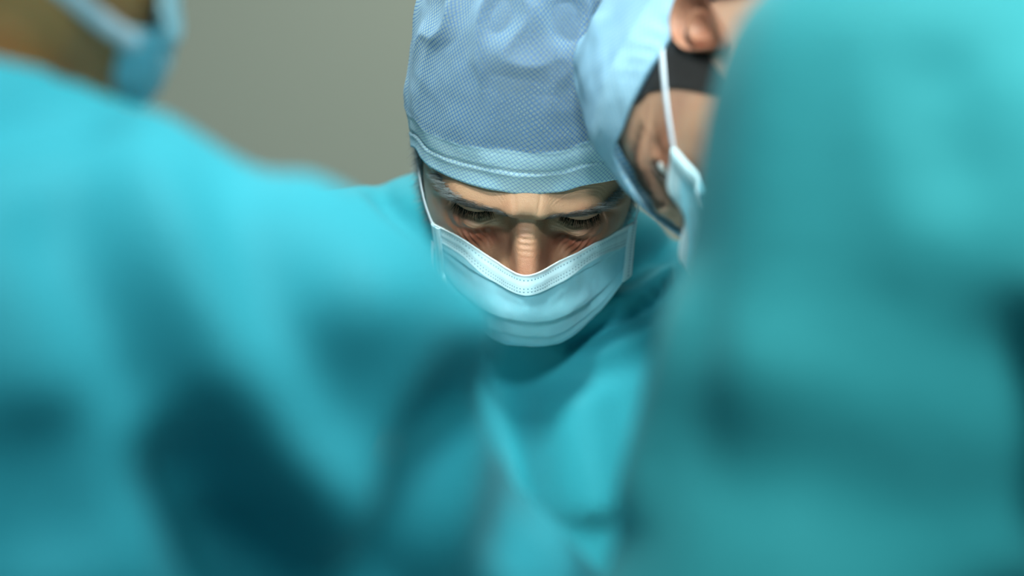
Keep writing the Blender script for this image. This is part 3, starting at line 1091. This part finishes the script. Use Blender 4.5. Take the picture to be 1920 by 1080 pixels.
def body_and_gown(parent, fr, skin_mat_, gown_mat_, P, head, folds, gown_h=0.007, extra=None, hand_n=(0, 0, -1)):
    """P: joints dict in world metres. One body mesh (head, neck, trunk, limbs, gloved hands inside) and a gown over it"""
    HV, HF, red, stb = head
    neckL = fr.w([0, -14, -150])
    chest, belly, pelvis = map(np.array, (P['chest'], P['belly'], P['pelvis']))
    hands = []
    for s in ('l', 'r'):
        hands += hand_prims(P['wr_' + s], P['wr_' + s] - np.array(P['el_' + s]) * 1.0, hand_n)

    def fb(Q):
        d = sdf_cone(Q, neckL, P['neck'], 0.054, 0.062)
        d = smin(d, sdf_ell(Q, chest, (0.125, 0.075, 0.17), P.get('axes')), 0.05)
        d = smin(d, sdf_ell(Q, belly, (0.13, 0.09, 0.17)), 0.05)
        d = smin(d, sdf_ell(Q, pelvis, (0.155, 0.11, 0.13)), 0.05)
        for s in ('l', 'r'):
            d = smin(d, sdf_cone(Q, P['neck'], P['sh_' + s], 0.05, 0.05), 0.05)
            d = smin(d, sdf_cone(Q, P['sh_' + s], P['el_' + s], 0.044, 0.034), 0.03)
            d = smin(d, sdf_cone(Q, P['el_' + s], P['wr_' + s], 0.034, 0.027), 0.02)
            d = smin(d, sdf_cone(Q, P['hip_' + s], P['kn_' + s], 0.070, 0.050), 0.04)
            d = smin(d, sdf_cone(Q, P['kn_' + s], P['an_' + s], 0.055, 0.036), 0.03)
        return d
    J = np.array([P[k] for k in P if k in ('neck', 'chest', 'belly', 'pelvis') or k[:3] in ('sh_', 'el_', 'wr_', 'hip', 'kn_', 'an_')])
    lo = J.min(0) - 0.16; hi = J.max(0) + 0.16
    lo[2] = 0.03
    V, F = surface_nets(fb, lo, hi, 0.012)
    V = smooth(V, F, 1)
    parts = [(V, F)]

    def fh(Q):
        d = None
        for a, b, ra, rb in hands_one:
            e = sdf_cone(Q, a, b, ra, rb)
            d = e if d is None else smin(d, e, 0.004)
        return d
    for s in ('l', 'r'):
        hands_one = hand_prims(P['wr_' + s], np.array(P['wr_' + s]) - np.array(P['el_' + s]), hand_n)
        pts = np.array([h[0] for h in hands_one] + [h[1] for h in hands_one])
        V, F = surface_nets(fh, pts.min(0) - 0.02, pts.max(0) + 0.035, 0.0035)
        parts.append((smooth(V, F, 1), F))
        wr_ = np.array(P['wr_' + s]); ar_ = (wr_ - np.array(P['el_' + s])); ar_ /= np.linalg.norm(ar_)
        fgl = lambda Q: smin(fh(Q), sdf_cone(Q, wr_ - ar_ * 0.03, wr_ + ar_ * 0.01, 0.030, 0.027), 0.01) - 0.0016
        V, F = surface_nets(fgl, pts.min(0) - 0.05, pts.max(0) + 0.05, 0.0035)
        mesh_obj('glove', smooth(V, F, 1), F, M['glove'], parent)
    VV = [HV]; FF = [HF]; n = len(HV)
    for V, F in parts:
        VV.append(V); FF.append(F + n); n += len(V)
    VV = np.vstack(VV); FF = np.vstack(FF)
    red = np.concatenate([red, np.full(n - len(red), 0.2)]); stb = np.concatenate([stb, np.zeros(n - len(stb))])
    mesh_obj('body', VV, FF, skin_mat_, parent, attrs={'redness': red, 'stubble': stb})
    # gown
    hem_z = 0.42

    def fg(Q):
        z = Q[..., 2]
        d = sdf_ell(Q, chest, P.get('chest_r', (0.20, 0.145, 0.22)), P.get('axes'))
        d = smin(d, sdf_ell(Q, belly, (0.185, 0.15, 0.22)), 0.08)
        d = smin(d, sdf_cone(Q, pelvis, (pelvis[0], pelvis[1], hem_z), 0.185, 0.235), 0.08)
        nk = P.get('collar', np.array(P['neck']) + (neckL - np.array(P['neck'])) * 0.35)
        d = smin(d, sdf_cone(Q, nk, chest + np.array([0, 0, 0.05]), P.get('neck_r', 0.068), 0.12), 0.06)
        for s in ('l', 'r'):
            r0, r1, r2 = P.get('sleeve', (0.078, 0.066, 0.046))
            d = smin(d, sdf_cone(Q, np.array(P['neck']) * 0.7 + np.array(P['sh_' + s]) * 0.3, P['sh_' + s], 0.072, r0), 0.07)
            d = smin(d, sdf_cone(Q, P['sh_' + s], P['el_' + s], r0, r1), 0.05)
            d = smin(d, sdf_cone(Q, P['el_' + s], P['wr_' + s], r1, r2), 0.03)
        for a, b, ra, rb in P.get('more', ()):
            d = smin(d, sdf_cone(Q, a, b, ra, rb), 0.04)
        # open hem
        d = np.maximum(d, hem_z - z)
        # hollow neckline around the neck
        ri = P.get('hole_r', 0.063)
        inner = sdf_cone(Q, neckL - fr.U * 0.03, neckL + fr.U * 0.2, ri, ri)
        d = np.maximum(d, -inner)
        return d
    lo = J.min(0) - 0.27; hi = J.max(0) + 0.2
    lo[2] = hem_z - 0.02
    V, F = surface_nets(fg, lo, hi, gown_h)
    V = smooth(V, F, 3)
    # long soft drapery
    N = normals(V, F)
    low = sstep(1.25, 0.8, V[:, 2])
    cx = (np.array(P['pelvis'])[:2])
    an = np.arctan2(V[:, 1] - cx[1], V[:, 0] - cx[0])
    V = V + N * (low * 0.014 * np.sin(an * 11 + 2 * np.sin(an * 3)))[:, None]
    V = V + N * (0.004 * vnoise(V, 9, 2) + 0.0025 * vnoise(V, 22, 5))[:, None]
    V = apply_folds(V, F, folds)
    V = smooth(V, F, P.get('soft', 6))
    g = mesh_obj('surgical_gown', V, F, gown_mat_, parent)
    # trousers and clogs
    for s in ('l', 'r'):
        a, b = np.array(P['kn_' + s]), np.array(P['an_' + s])
        k = np.linspace(0, 1, 24)
        th = np.linspace(0, 2 * np.pi, 36, endpoint=False)
        c = a[None] * (1 - k[:, None]) + b[None] * k[:, None]
        r = 0.085 - 0.012 * k
        R = r[:, None] * (1 + 0.05 * np.sin(th * 5 + 3)[None, :] * k[:, None])
        Vt = np.stack([c[:, 0:1] + R * np.cos(th), c[:, 1:2] + R * np.sin(th), c[:, 2:3] + 0 * R], -1).reshape(-1, 3)
        o = mesh_obj('trouser_leg', Vt, orient(Vt, grid_faces(36, 24, True), (a + b) / 2), M['trousers'], parent)
        o.modifiers.new('thickness', 'SOLIDIFY').thickness = 0.003
        an_ = np.array(P['an_' + s]); fw = np.array(P['fwd'], float)
        toe = an_ + fw * 0.15; toe[2] = 0.035; heel = an_ - fw * 0.06; heel[2] = 0.04

        def fs(Q):
            d = sdf_cone(Q, heel, toe, 0.040, 0.044)
            d = smin(d, sdf_cone(Q, an_ + np.array([0, 0, 0.0]), (heel + toe) / 2 + np.array([0, 0, .02]), 0.042, 0.045), 0.03)
            return np.maximum(d, 0.002 - Q[..., 2])
        Vs, Fs = surface_nets(fs, np.minimum(heel, toe) - 0.06, np.maximum(np.maximum(heel, toe), an_) + 0.06, 0.008)
        mesh_obj('shoe', smooth(Vs, Fs, 1), Fs, M['shoe'], parent)
    return g


# ================================================================== surgeon in the middle
TH = math.radians(40)
c_, s_ = math.cos(TH), math.sin(TH)
ro = math.radians(3.3)


def rolled(v):
    x, y, z = v
    return (x * math.cos(ro) + z * math.sin(ro), y, -x * math.sin(ro) + z * math.cos(ro))


FC = Frame(at(995, 262, 0.070), rolled((1, 0, 0)), rolled((0, -c_, -s_)), rolled((0, -s_, c_)), 1.05)
surgeon = empty('person', (0.01, 0.42, 0), 'person in the middle in sharp focus, head bowed, crosshatched blue cap, pleated mask, teal gown', 'person')


def rim_from(front, side=(-84, 5, 6), back=(0, -92, -40)):
    """rim curve by azimuth; front: local control points from right temple to left temple"""
    F0 = np.array(front)
    fa = np.arctan2(F0[:, 0], F0[:, 1])
    o = np.argsort(fa); F0 = F0[o]; fa = fa[o]
    bx = [(-2.05, (-76, -40, -12)), (-2.6, (-46, -82, -34)), (-3.1416, (0, -97, -42))]
    A = [-3.1416, -2.6, -2.05] + list(fa) + [2.05, 2.6, 3.1416]
    Pt = [(0, -97, -42), (-48, -84, -34), (-78, -42, -10)] + [tuple(p) for p in F0] + [(78, -42, -10), (48, -84, -34), (0, -97, -42)]
    A = np.array(A); Pt = np.array(Pt, float)

    def f(a):
        return np.stack([pchip(A, Pt[:, k], a) for k in range(3)], -1)
    return f


rim_px = [(770, 271, 12), (782, 281, 26), (800, 306, 44), (828, 325, 60), (860, 340, 75), (916, 354, 91), (972, 363, 97), (1046, 361, 94), (1092, 349, 84), (1141, 340, 66), (1180, 333, 42), (1206, 318, 18)]
rimC = rim_from([on_head(FC, p[0], p[1], 4.5) for p in rim_px])

headC = head_mesh(FC, True, 1.0, ears=False)
PC = dict(neck=(0.012, 0.215, 1.475), chest=(0.012, 0.235, 1.33), belly=(0.012, 0.33, 1.12), pelvis=(0.012, 0.42, 0.93),
          sh_r=(-0.18, 0.20, 1.465), sh_l=(0.20, 0.20, 1.395), el_r=(-0.20, 0.14, 1.16), el_l=(0.22, 0.14, 1.14),
          wr_r=(-0.09, 0.0, 1.13), wr_l=(0.10, 0.0, 1.13), hip_r=(-0.08, 0.43, 0.88), hip_l=(0.10, 0.43, 0.88),
          kn_r=(-0.09, 0.42, 0.5), kn_l=(0.11, 0.42, 0.5), an_r=(-0.10, 0.46, 0.09), an_l=(0.12, 0.46, 0.09), fwd=(0, -1, 0),
          chest_r=(0.205, 0.135, 0.23), neck_r=0.078, collar=np.array([0.005, 0.195, 1.51]), soft=2,
          more=[((-0.02, 0.20, 1.515), (-0.13, 0.20, 1.499), 0.074, 0.074), ((0.03, 0.2, 1.51), (0.12, 0.2, 1.452), 0.07, 0.068)])
foldsC = [
    ([(690, 340), (735, 395), (785, 450), (840, 540)], 16, -0.022),
    ([(640, 360), (690, 420), (750, 480), (800, 560)], 22, 0.016),
    ([(1150, 540), (1190, 500), (1240, 465), (1290, 460)], 20, -0.026),
    ([(1080, 600), (1170, 560), (1240, 520), (1270, 500)], 15, 0.016),
    ([(1040, 655), (1120, 620), (1220, 575), (1290, 510), (1320, 440)], 13, -0.020),
    ([(1060, 700), (1150, 645), (1250, 600), (1340, 520)], 20, 0.013),
    ([(1060, 700), (1090, 850), (1120, 1010)], 60, 0.018),
    ([(920, 620), (930, 780), (960, 930), (990, 1130)], 75, -0.06),
]
gC = body_and_gown(surgeon, FC, M['skin'], M['gown'], PC, headC, foldsC, gown_h=0.0055)
scalp_hair(FC, surgeon, M['hair_grey'], rimC)
cap_mesh(FC, rimC, top=178, wid=(89, 100, 112), crease=1.25, seed=2, mat=M['cap'], parent=surgeon)
brows_and_lashes(FC, surgeon)

rowsC_px = [
    [(812, 419, 34), (862, 444, 62), (920, 482, 92), (985, 515, 118), (1052, 487, 94), (1120, 453, 62), (1191, 414, 34)],
    [(817, 460, 36), (866, 492, 68), (920, 526, 99), (985, 554, 121), (1052, 530, 100), (1118, 494, 68), (1187, 448, 36)],
    [(820, 500, 38), (872, 552, 74), (925, 588, 103), (985, 600, 118), (1047, 594, 105), (1110, 558, 74), (1184, 485, 38)],
    [(826, 530, 38), (866, 588, 66), (930, 639, 90), (988, 650, 100), (1058, 640, 88), (1120, 588, 64), (1180, 514, 38)],
]
rowsC = []
for rw in rowsC_px:
    o_ = []
    for i_, p_ in enumerate(rw):
        q_ = FC.px(*p_)
        if i_ in (0, 6):
            h_ = on_head(FC, p_[0], p_[1], 3.5)
            if h_[1] > 8: q_ = h_
        elif i_ in (1, 5):
            h_ = on_head(FC, p_[0], p_[1], 5.0)
            if h_[1] > q_[1]: q_ = h_
        o_.append(q_)
    rowsC.append(o_)

r4 = [np.array(p) * np.array([0.94, 1, 1]) + np.array([0, -24, -3]) for p in rowsC[3]]
rowsC.append(r4)
strL = [on_head(FC, a, b, 2.5) for a, b in ((776, 268), (782, 300), (789, 345), (798, 385), (811, 421))]
strR = [on_head(FC, a, b, 2.5) for a, b in ((1206, 315), (1203, 345), (1199, 375), (1194, 400), (1189, 420))]
mC = mask_build(FC, rowsC, surgeon, [(strL, 3.4, 4.2), (strR, 3.4, 4.2)])
# loop of the right binding folded behind it
lo_b = [FC.px(811, 455, 28), FC.px(809, 480, 28), FC.px(810, 505, 29), FC.px(818, 527, 31)]
ribbon('ear_strap', lo_b, 4.5, 4.5, FC, mC)

# sideburns and the short grey hair below the cap rim
def sideburn(fr, parent, sgn, n=1500):
    u = RNG.uniform(-72, 16, n)
    f = 22 - RNG.uniform(0, 34, n) + 0.15 * (u + 20)
    s = np.sqrt(112 - u); sk = np.sqrt(112 - np.array(SK_U, float))
    w = pchip(sk, SK_W, s); ff = pchip(sk, SK_F, s)
    x = w * np.maximum(1 - np.abs(f / ff) ** 2.35, 0) ** (1 / 2.35)
    P = np.stack([sgn * x, f, u], -1)
    d = np.stack([np.full(n, sgn * 0.75), RNG.normal(0.0, .35, n) - 0.2, RNG.normal(-0.55, .3, n)], 1)
    k = RNG.uniform(0, 1, n) < 0.72
    tag(strands('sideburn', P[k], d[k], 7.5, 0.13, M['hair_grey_light'], parent, fr, curl=0.3, grav=(0, -0.1, -0.3), jit=.5), 'light grey sideburn hair')
    strands('sideburn', P[~k], d[~k], 7.5, 0.13, M['hair_grey'], parent, fr, curl=0.3, grav=(0, -0.1, -0.3), jit=.5)


for sgn in (-1, 1):
    sideburn(FC, surgeon, sgn)


# ================================================================== generic mask/cap for the two blurred people
def generic_rows():
    out = []
    for r in rowsC:
        r = np.array(r)
        m = r[::-1].copy(); m[:, 0] *= -1
        out.append((r + m) / 2)
    return out


def generic_rim():
    pts = [(84, -2, 10), (80, 22, 20), (70, 48, 28), (52, 74, 33), (28, 91, 36), (0, 97, 37)]
    full = [(-x, f, u) for x, f, u in pts[:-1]] + [(x, f, u) for x, f, u in pts[::-1]]
    return rim_from(full)


# ================================================================== surgeon on the right
FR = Frame(at(1447, 180, -0.2), (-0.70, -0.567, 0.434), (-0.574, 0.085, -0.814), (-0.425, 0.819, 0.385))
right = empty('person', (0.38, -0.62, 0), 'blurred person leaning in on the right, side-on face under plain blue cap, greenish teal gown', 'person')
headR = head_mesh(FR, False, 0.6, ears=True)
PR = dict(neck=(0.27, -0.45, 1.575), chest=(0.34, -0.60, 1.46), belly=(0.42, -0.66, 1.18), pelvis=(0.49, -0.70, 0.95),
          sh_l=(0.207, -0.60, 1.57), sh_r=(0.42, -0.38, 1.52), el_l=(0.102, -0.62, 1.25), el_r=(0.36, -0.25, 1.26),
          wr_l=(0.17, -0.45, 1.13), wr_r=(0.24, -0.20, 1.14), hip_l=(0.45, -0.76, 0.9), hip_r=(0.54, -0.63, 0.9),
          kn_l=(0.45, -0.76, 0.5), kn_r=(0.54, -0.63, 0.5), an_l=(0.44, -0.80, 0.09), an_r=(0.54, -0.65, 0.09), fwd=(-0.8, 0.6, 0),
          chest_r=(0.16, 0.20, 0.21), neck_r=0.075, sleeve=(0.098, 0.088, 0.05))
foldsR = [
    ([(1500, -100), (1450, 100), (1420, 350), (1400, 600), (1380, 900)], 70, 0.010),
    ([(1600, -60), (1650, 150), (1700, 350), (1720, 600)], 70, 0.006),
    ([(1740, 60), (1770, 230), (1800, 420)], 60, -0.010),
    ([(1250, 900), (1400, 880), (1560, 890), (1700, 930), (1850, 940)], 80, -0.008),
    ([(1330, 700), (1480, 730), (1640, 800), (1780, 820)], 90, 0.009),
    ([(1880, 560), (1900, 800), (1900, 1080)], 60, -0.03),
    ([(1310, 480), (1265, 700), (1200, 900), (1180, 1000)], 30, 0.012),
]
body_and_gown(right, FR, M['skin_fair'], M['gown_right'], PR, headR, foldsR, gown_h=0.008)
rimR = generic_rim()
near_side = [on_head(FR, a, b, 4.0) for a, b in ((1292, 5), (1240, 95), (1190, 180), (1165, 240), (1153, 300))]
rimR = rim_from([(-84, -2, 8), (-82, 26, 10), (-76, 55, 12), (-56, 88, 16), (-30, 106, 20), (-8, 108, 25)] + [p for p in near_side])
cap_mesh(FR, rimR, top=160, wid=(87, 103, 113), crease=1.0, seed=11, mat=M['cap_plain'], parent=right)
scalp_hair(FR, right, M['hair_dark'], rimR, 64)
brows_and_lashes(FR, right, False)
rowsG = generic_rows()
e0 = rowsG[0][0]; e6 = rowsG[0][-1]
dl = on_head(FR, 1263, 280, 4.0) - rowsG[0][-1]
for rw in rowsG:
    rw[-1] = rw[-1] + dl
    rw[-2] = rw[-2] + dl * 0.45
strap_near = [rowsG[0][-1]] + [on_head(FR, a, b, 3.0) for a, b in ((1254, 225), (1246, 160), (1240, 85))]
mask_build(FR, rowsG, right, [(strap_near, 5, 5), ([(-66, 34, -44), (-77, 20, -24), (-82, 8, -2), (-87, -8, 22)], 5, 5)])

# open eye of the person on the right, under a dark lid line
for sgn in (-1, 1):
    c0 = face_point(np.array([sgn * 36.0]), np.array([-5.0]))[0]
    th = np.linspace(0, 2 * np.pi, 28, endpoint=False); ph = np.linspace(0.05, np.pi - 0.05, 16)
    T, Q_ = np.meshgrid(th, ph)
    E_ = np.stack([c0[0] + 10 * np.cos(Q_), c0[1] - 2.5 + 4.5 * np.sin(Q_) * np.sin(T), c0[2] + 4.2 * np.sin(Q_) * np.cos(T)], -1).reshape(-1, 3)
    Ew = FR.w(E_)
    ey = mesh_obj('eye', Ew, orient(Ew, grid_faces(28, 16, True), FR.w(c0)), M['eyeball'], right)
    E2 = np.stack([c0[0] + 4.2 * np.cos(Q_), c0[1] - 1.6 + 4.4 * np.sin(Q_) * np.sin(T), c0[2] - 0.5 + 3.6 * np.sin(Q_) * np.cos(T)], -1).reshape(-1, 3)
    Ew = FR.w(E2)
    mesh_obj('iris', Ew, orient(Ew, grid_faces(28, 16, True), FR.w(c0)), M['iris'], ey)

# ================================================================== surgeon on the left
Uv = np.array((0.10, 0.10, 0.98)); Fv = np.array((0.60, 0.79, -0.12))
FL = Frame((0, 0, 0), (1, 0, 0), Fv, Uv)
cornL = np.array([-64., 36, -92])
FL.o = at(258, 92, -0.6) - (FL.w(cornL) - FL.o)
left = empty('person', (-0.36, -0.55, 0), 'blurred person on the left seen from behind, teal gown shoulder and mask edge at jaw', 'person')
headL = head_mesh(FL, False, 0.4, ears=True)
PL = dict(neck=(-0.255, -0.66, 1.505), chest=(-0.26, -0.70, 1.40), belly=(-0.32, -0.62, 1.14), pelvis=(-0.42, -0.60, 0.93),
          sh_r=(-0.100, -0.70, 1.430), sh_l=(-0.30, -0.47, 1.46), el_r=(0.028, -0.40, 1.25), el_l=(-0.22, -0.32, 1.2),
          wr_r=(-0.01, -0.31, 1.17), wr_l=(-0.13, -0.24, 1.13), hip_r=(-0.37, -0.67, 0.9), hip_l=(-0.47, -0.53, 0.9),
          kn_r=(-0.37, -0.68, 0.5), kn_l=(-0.47, -0.53, 0.5), an_r=(-0.37, -0.71, 0.09), an_l=(-0.47, -0.56, 0.09), fwd=(0.77, 0.63, 0),
          chest_r=(0.17, 0.16, 0.19), neck_r=0.07, sleeve=(0.078, 0.070, 0.05),
          more=[((-0.255, -0.66, 1.525), (-0.10, -0.69, 1.460), 0.078, 0.074)])
foldsL = [
    ([(190, 180), (270, 380), (380, 600), (500, 780), (620, 960), (700, 1120)], 75, 0.026),
    ([(60, 330), (160, 480), (240, 660), (300, 820)], 70, -0.022),
    ([(330, 780), (385, 900), (440, 1060), (470, 1200)], 65, -0.062),
    ([(400, 400), (480, 580), (570, 760), (630, 900)], 50, -0.012),
    ([(540, 540), (700, 610), (860, 620), (940, 620)], 60, 0.020),
    ([(470, 930), (530, 1050), (580, 1180)], 60, -0.03),
    ([(480, 330), (640, 470), (800, 600)], 110, 0.016),
    ([(600, 880), (760, 850), (940, 800)], 90, -0.008),
    ([(-120, 250), (50, 175), (150, 180), (235, 260)], 48, -0.034),
    ([(60, 760), (80, 900), (90, 1100)], 110, -0.020),
    ([(905, 660), (860, 800), (800, 930), (730, 1080), (700, 1180)], 42, -0.055),
    ([(800, 640), (720, 800), (660, 950), (620, 1100)], 50, 0.012),
    ([(1010, 830), (1000, 960), (960, 1090)], 45, -0.02),
]
body_and_gown(left, FL, M['skin_warm'], M['gown'], PL, headL, foldsL, gown_h=0.008)
cap_mesh(FL, generic_rim(), top=160, wid=(89, 104, 114), crease=1.0, seed=21, mat=M['cap_plain'], parent=left)
scalp_hair(FL, left, M['hair_dark'], generic_rim())
mask_build(FL, generic_rows(), left, [
    ([(s * 63, 36, -90), (s * 66, 8, -84), (s * 62, -30, -70), (s * 40, -62, -62), (0, -74, -58)], 9, 9) for s in (-1, 1)])

# ================================================================== operating table between them
table = empty('operating_table', (0.03, -0.35, 0), 'padded steel operating table under the teal drape between the three surgeons', 'table')
box('base', (-0.17, -0.65, 0.0), (0.23, -0.05, 0.10), M['steel'], table, 0.02)
box('column', (-0.07, -0.50, 0.10), (0.13, -0.20, 0.80), M['steel'], table, 0.02)
box('tabletop', (-0.12, -1.1, 0.80), (0.18, 0.10, 0.84), M['steel'], table, 0.01)
box('cushion', (-0.12, -1.09, 0.84), (0.18, 0.09, 0.91), M['pad'], table, 0.02)
# drape
nx, ny = 90, 160
u = np.linspace(-1, 1, nx); v = np.linspace(-1, 1, ny)
Ug, Vg = np.meshgrid(u, v)
hx, hy, drop = 0.155, 0.605, 0.30
lx = Ug * (hx + drop); ly = Vg * (hy + drop)
ox = np.maximum(np.abs(lx) - hx, 0); oy = np.maximum(np.abs(ly) - hy, 0)
ov = np.maximum(ox, oy)
X = np.sign(lx) * np.minimum(np.abs(lx), hx) + np.sign(lx) * 0.010 * sstep(0, 0.03, ox) + np.sign(lx) * 0.008 * sstep(0, .3, ox) * np.sin(ly * 30)
Y = np.sign(ly) * np.minimum(np.abs(ly), hy) + np.sign(ly) * 0.010 * sstep(0, 0.03, oy) + np.sign(ly) * 0.008 * sstep(0, .3, oy) * np.sin(lx * 35)
Z = 0.915 - ov + 0.05 * ga(X, 0.12) * sstep(0.6, 0.4, np.abs(Y)) * (ov <= 0)
V = np.stack([X + 0.03, Y - 0.5, Z], -1).reshape(-1, 3)
dr = mesh_obj('surgical_drape', V, orient(V, grid_faces(nx, ny), np.array([0.03, -0.5, 0.5])), M['drape'])
dr.modifiers.new('thickness', 'SOLIDIFY').thickness = 0.0015
tag(dr, 'pale teal cloth drape spread over the operating table in the middle', 'drape')
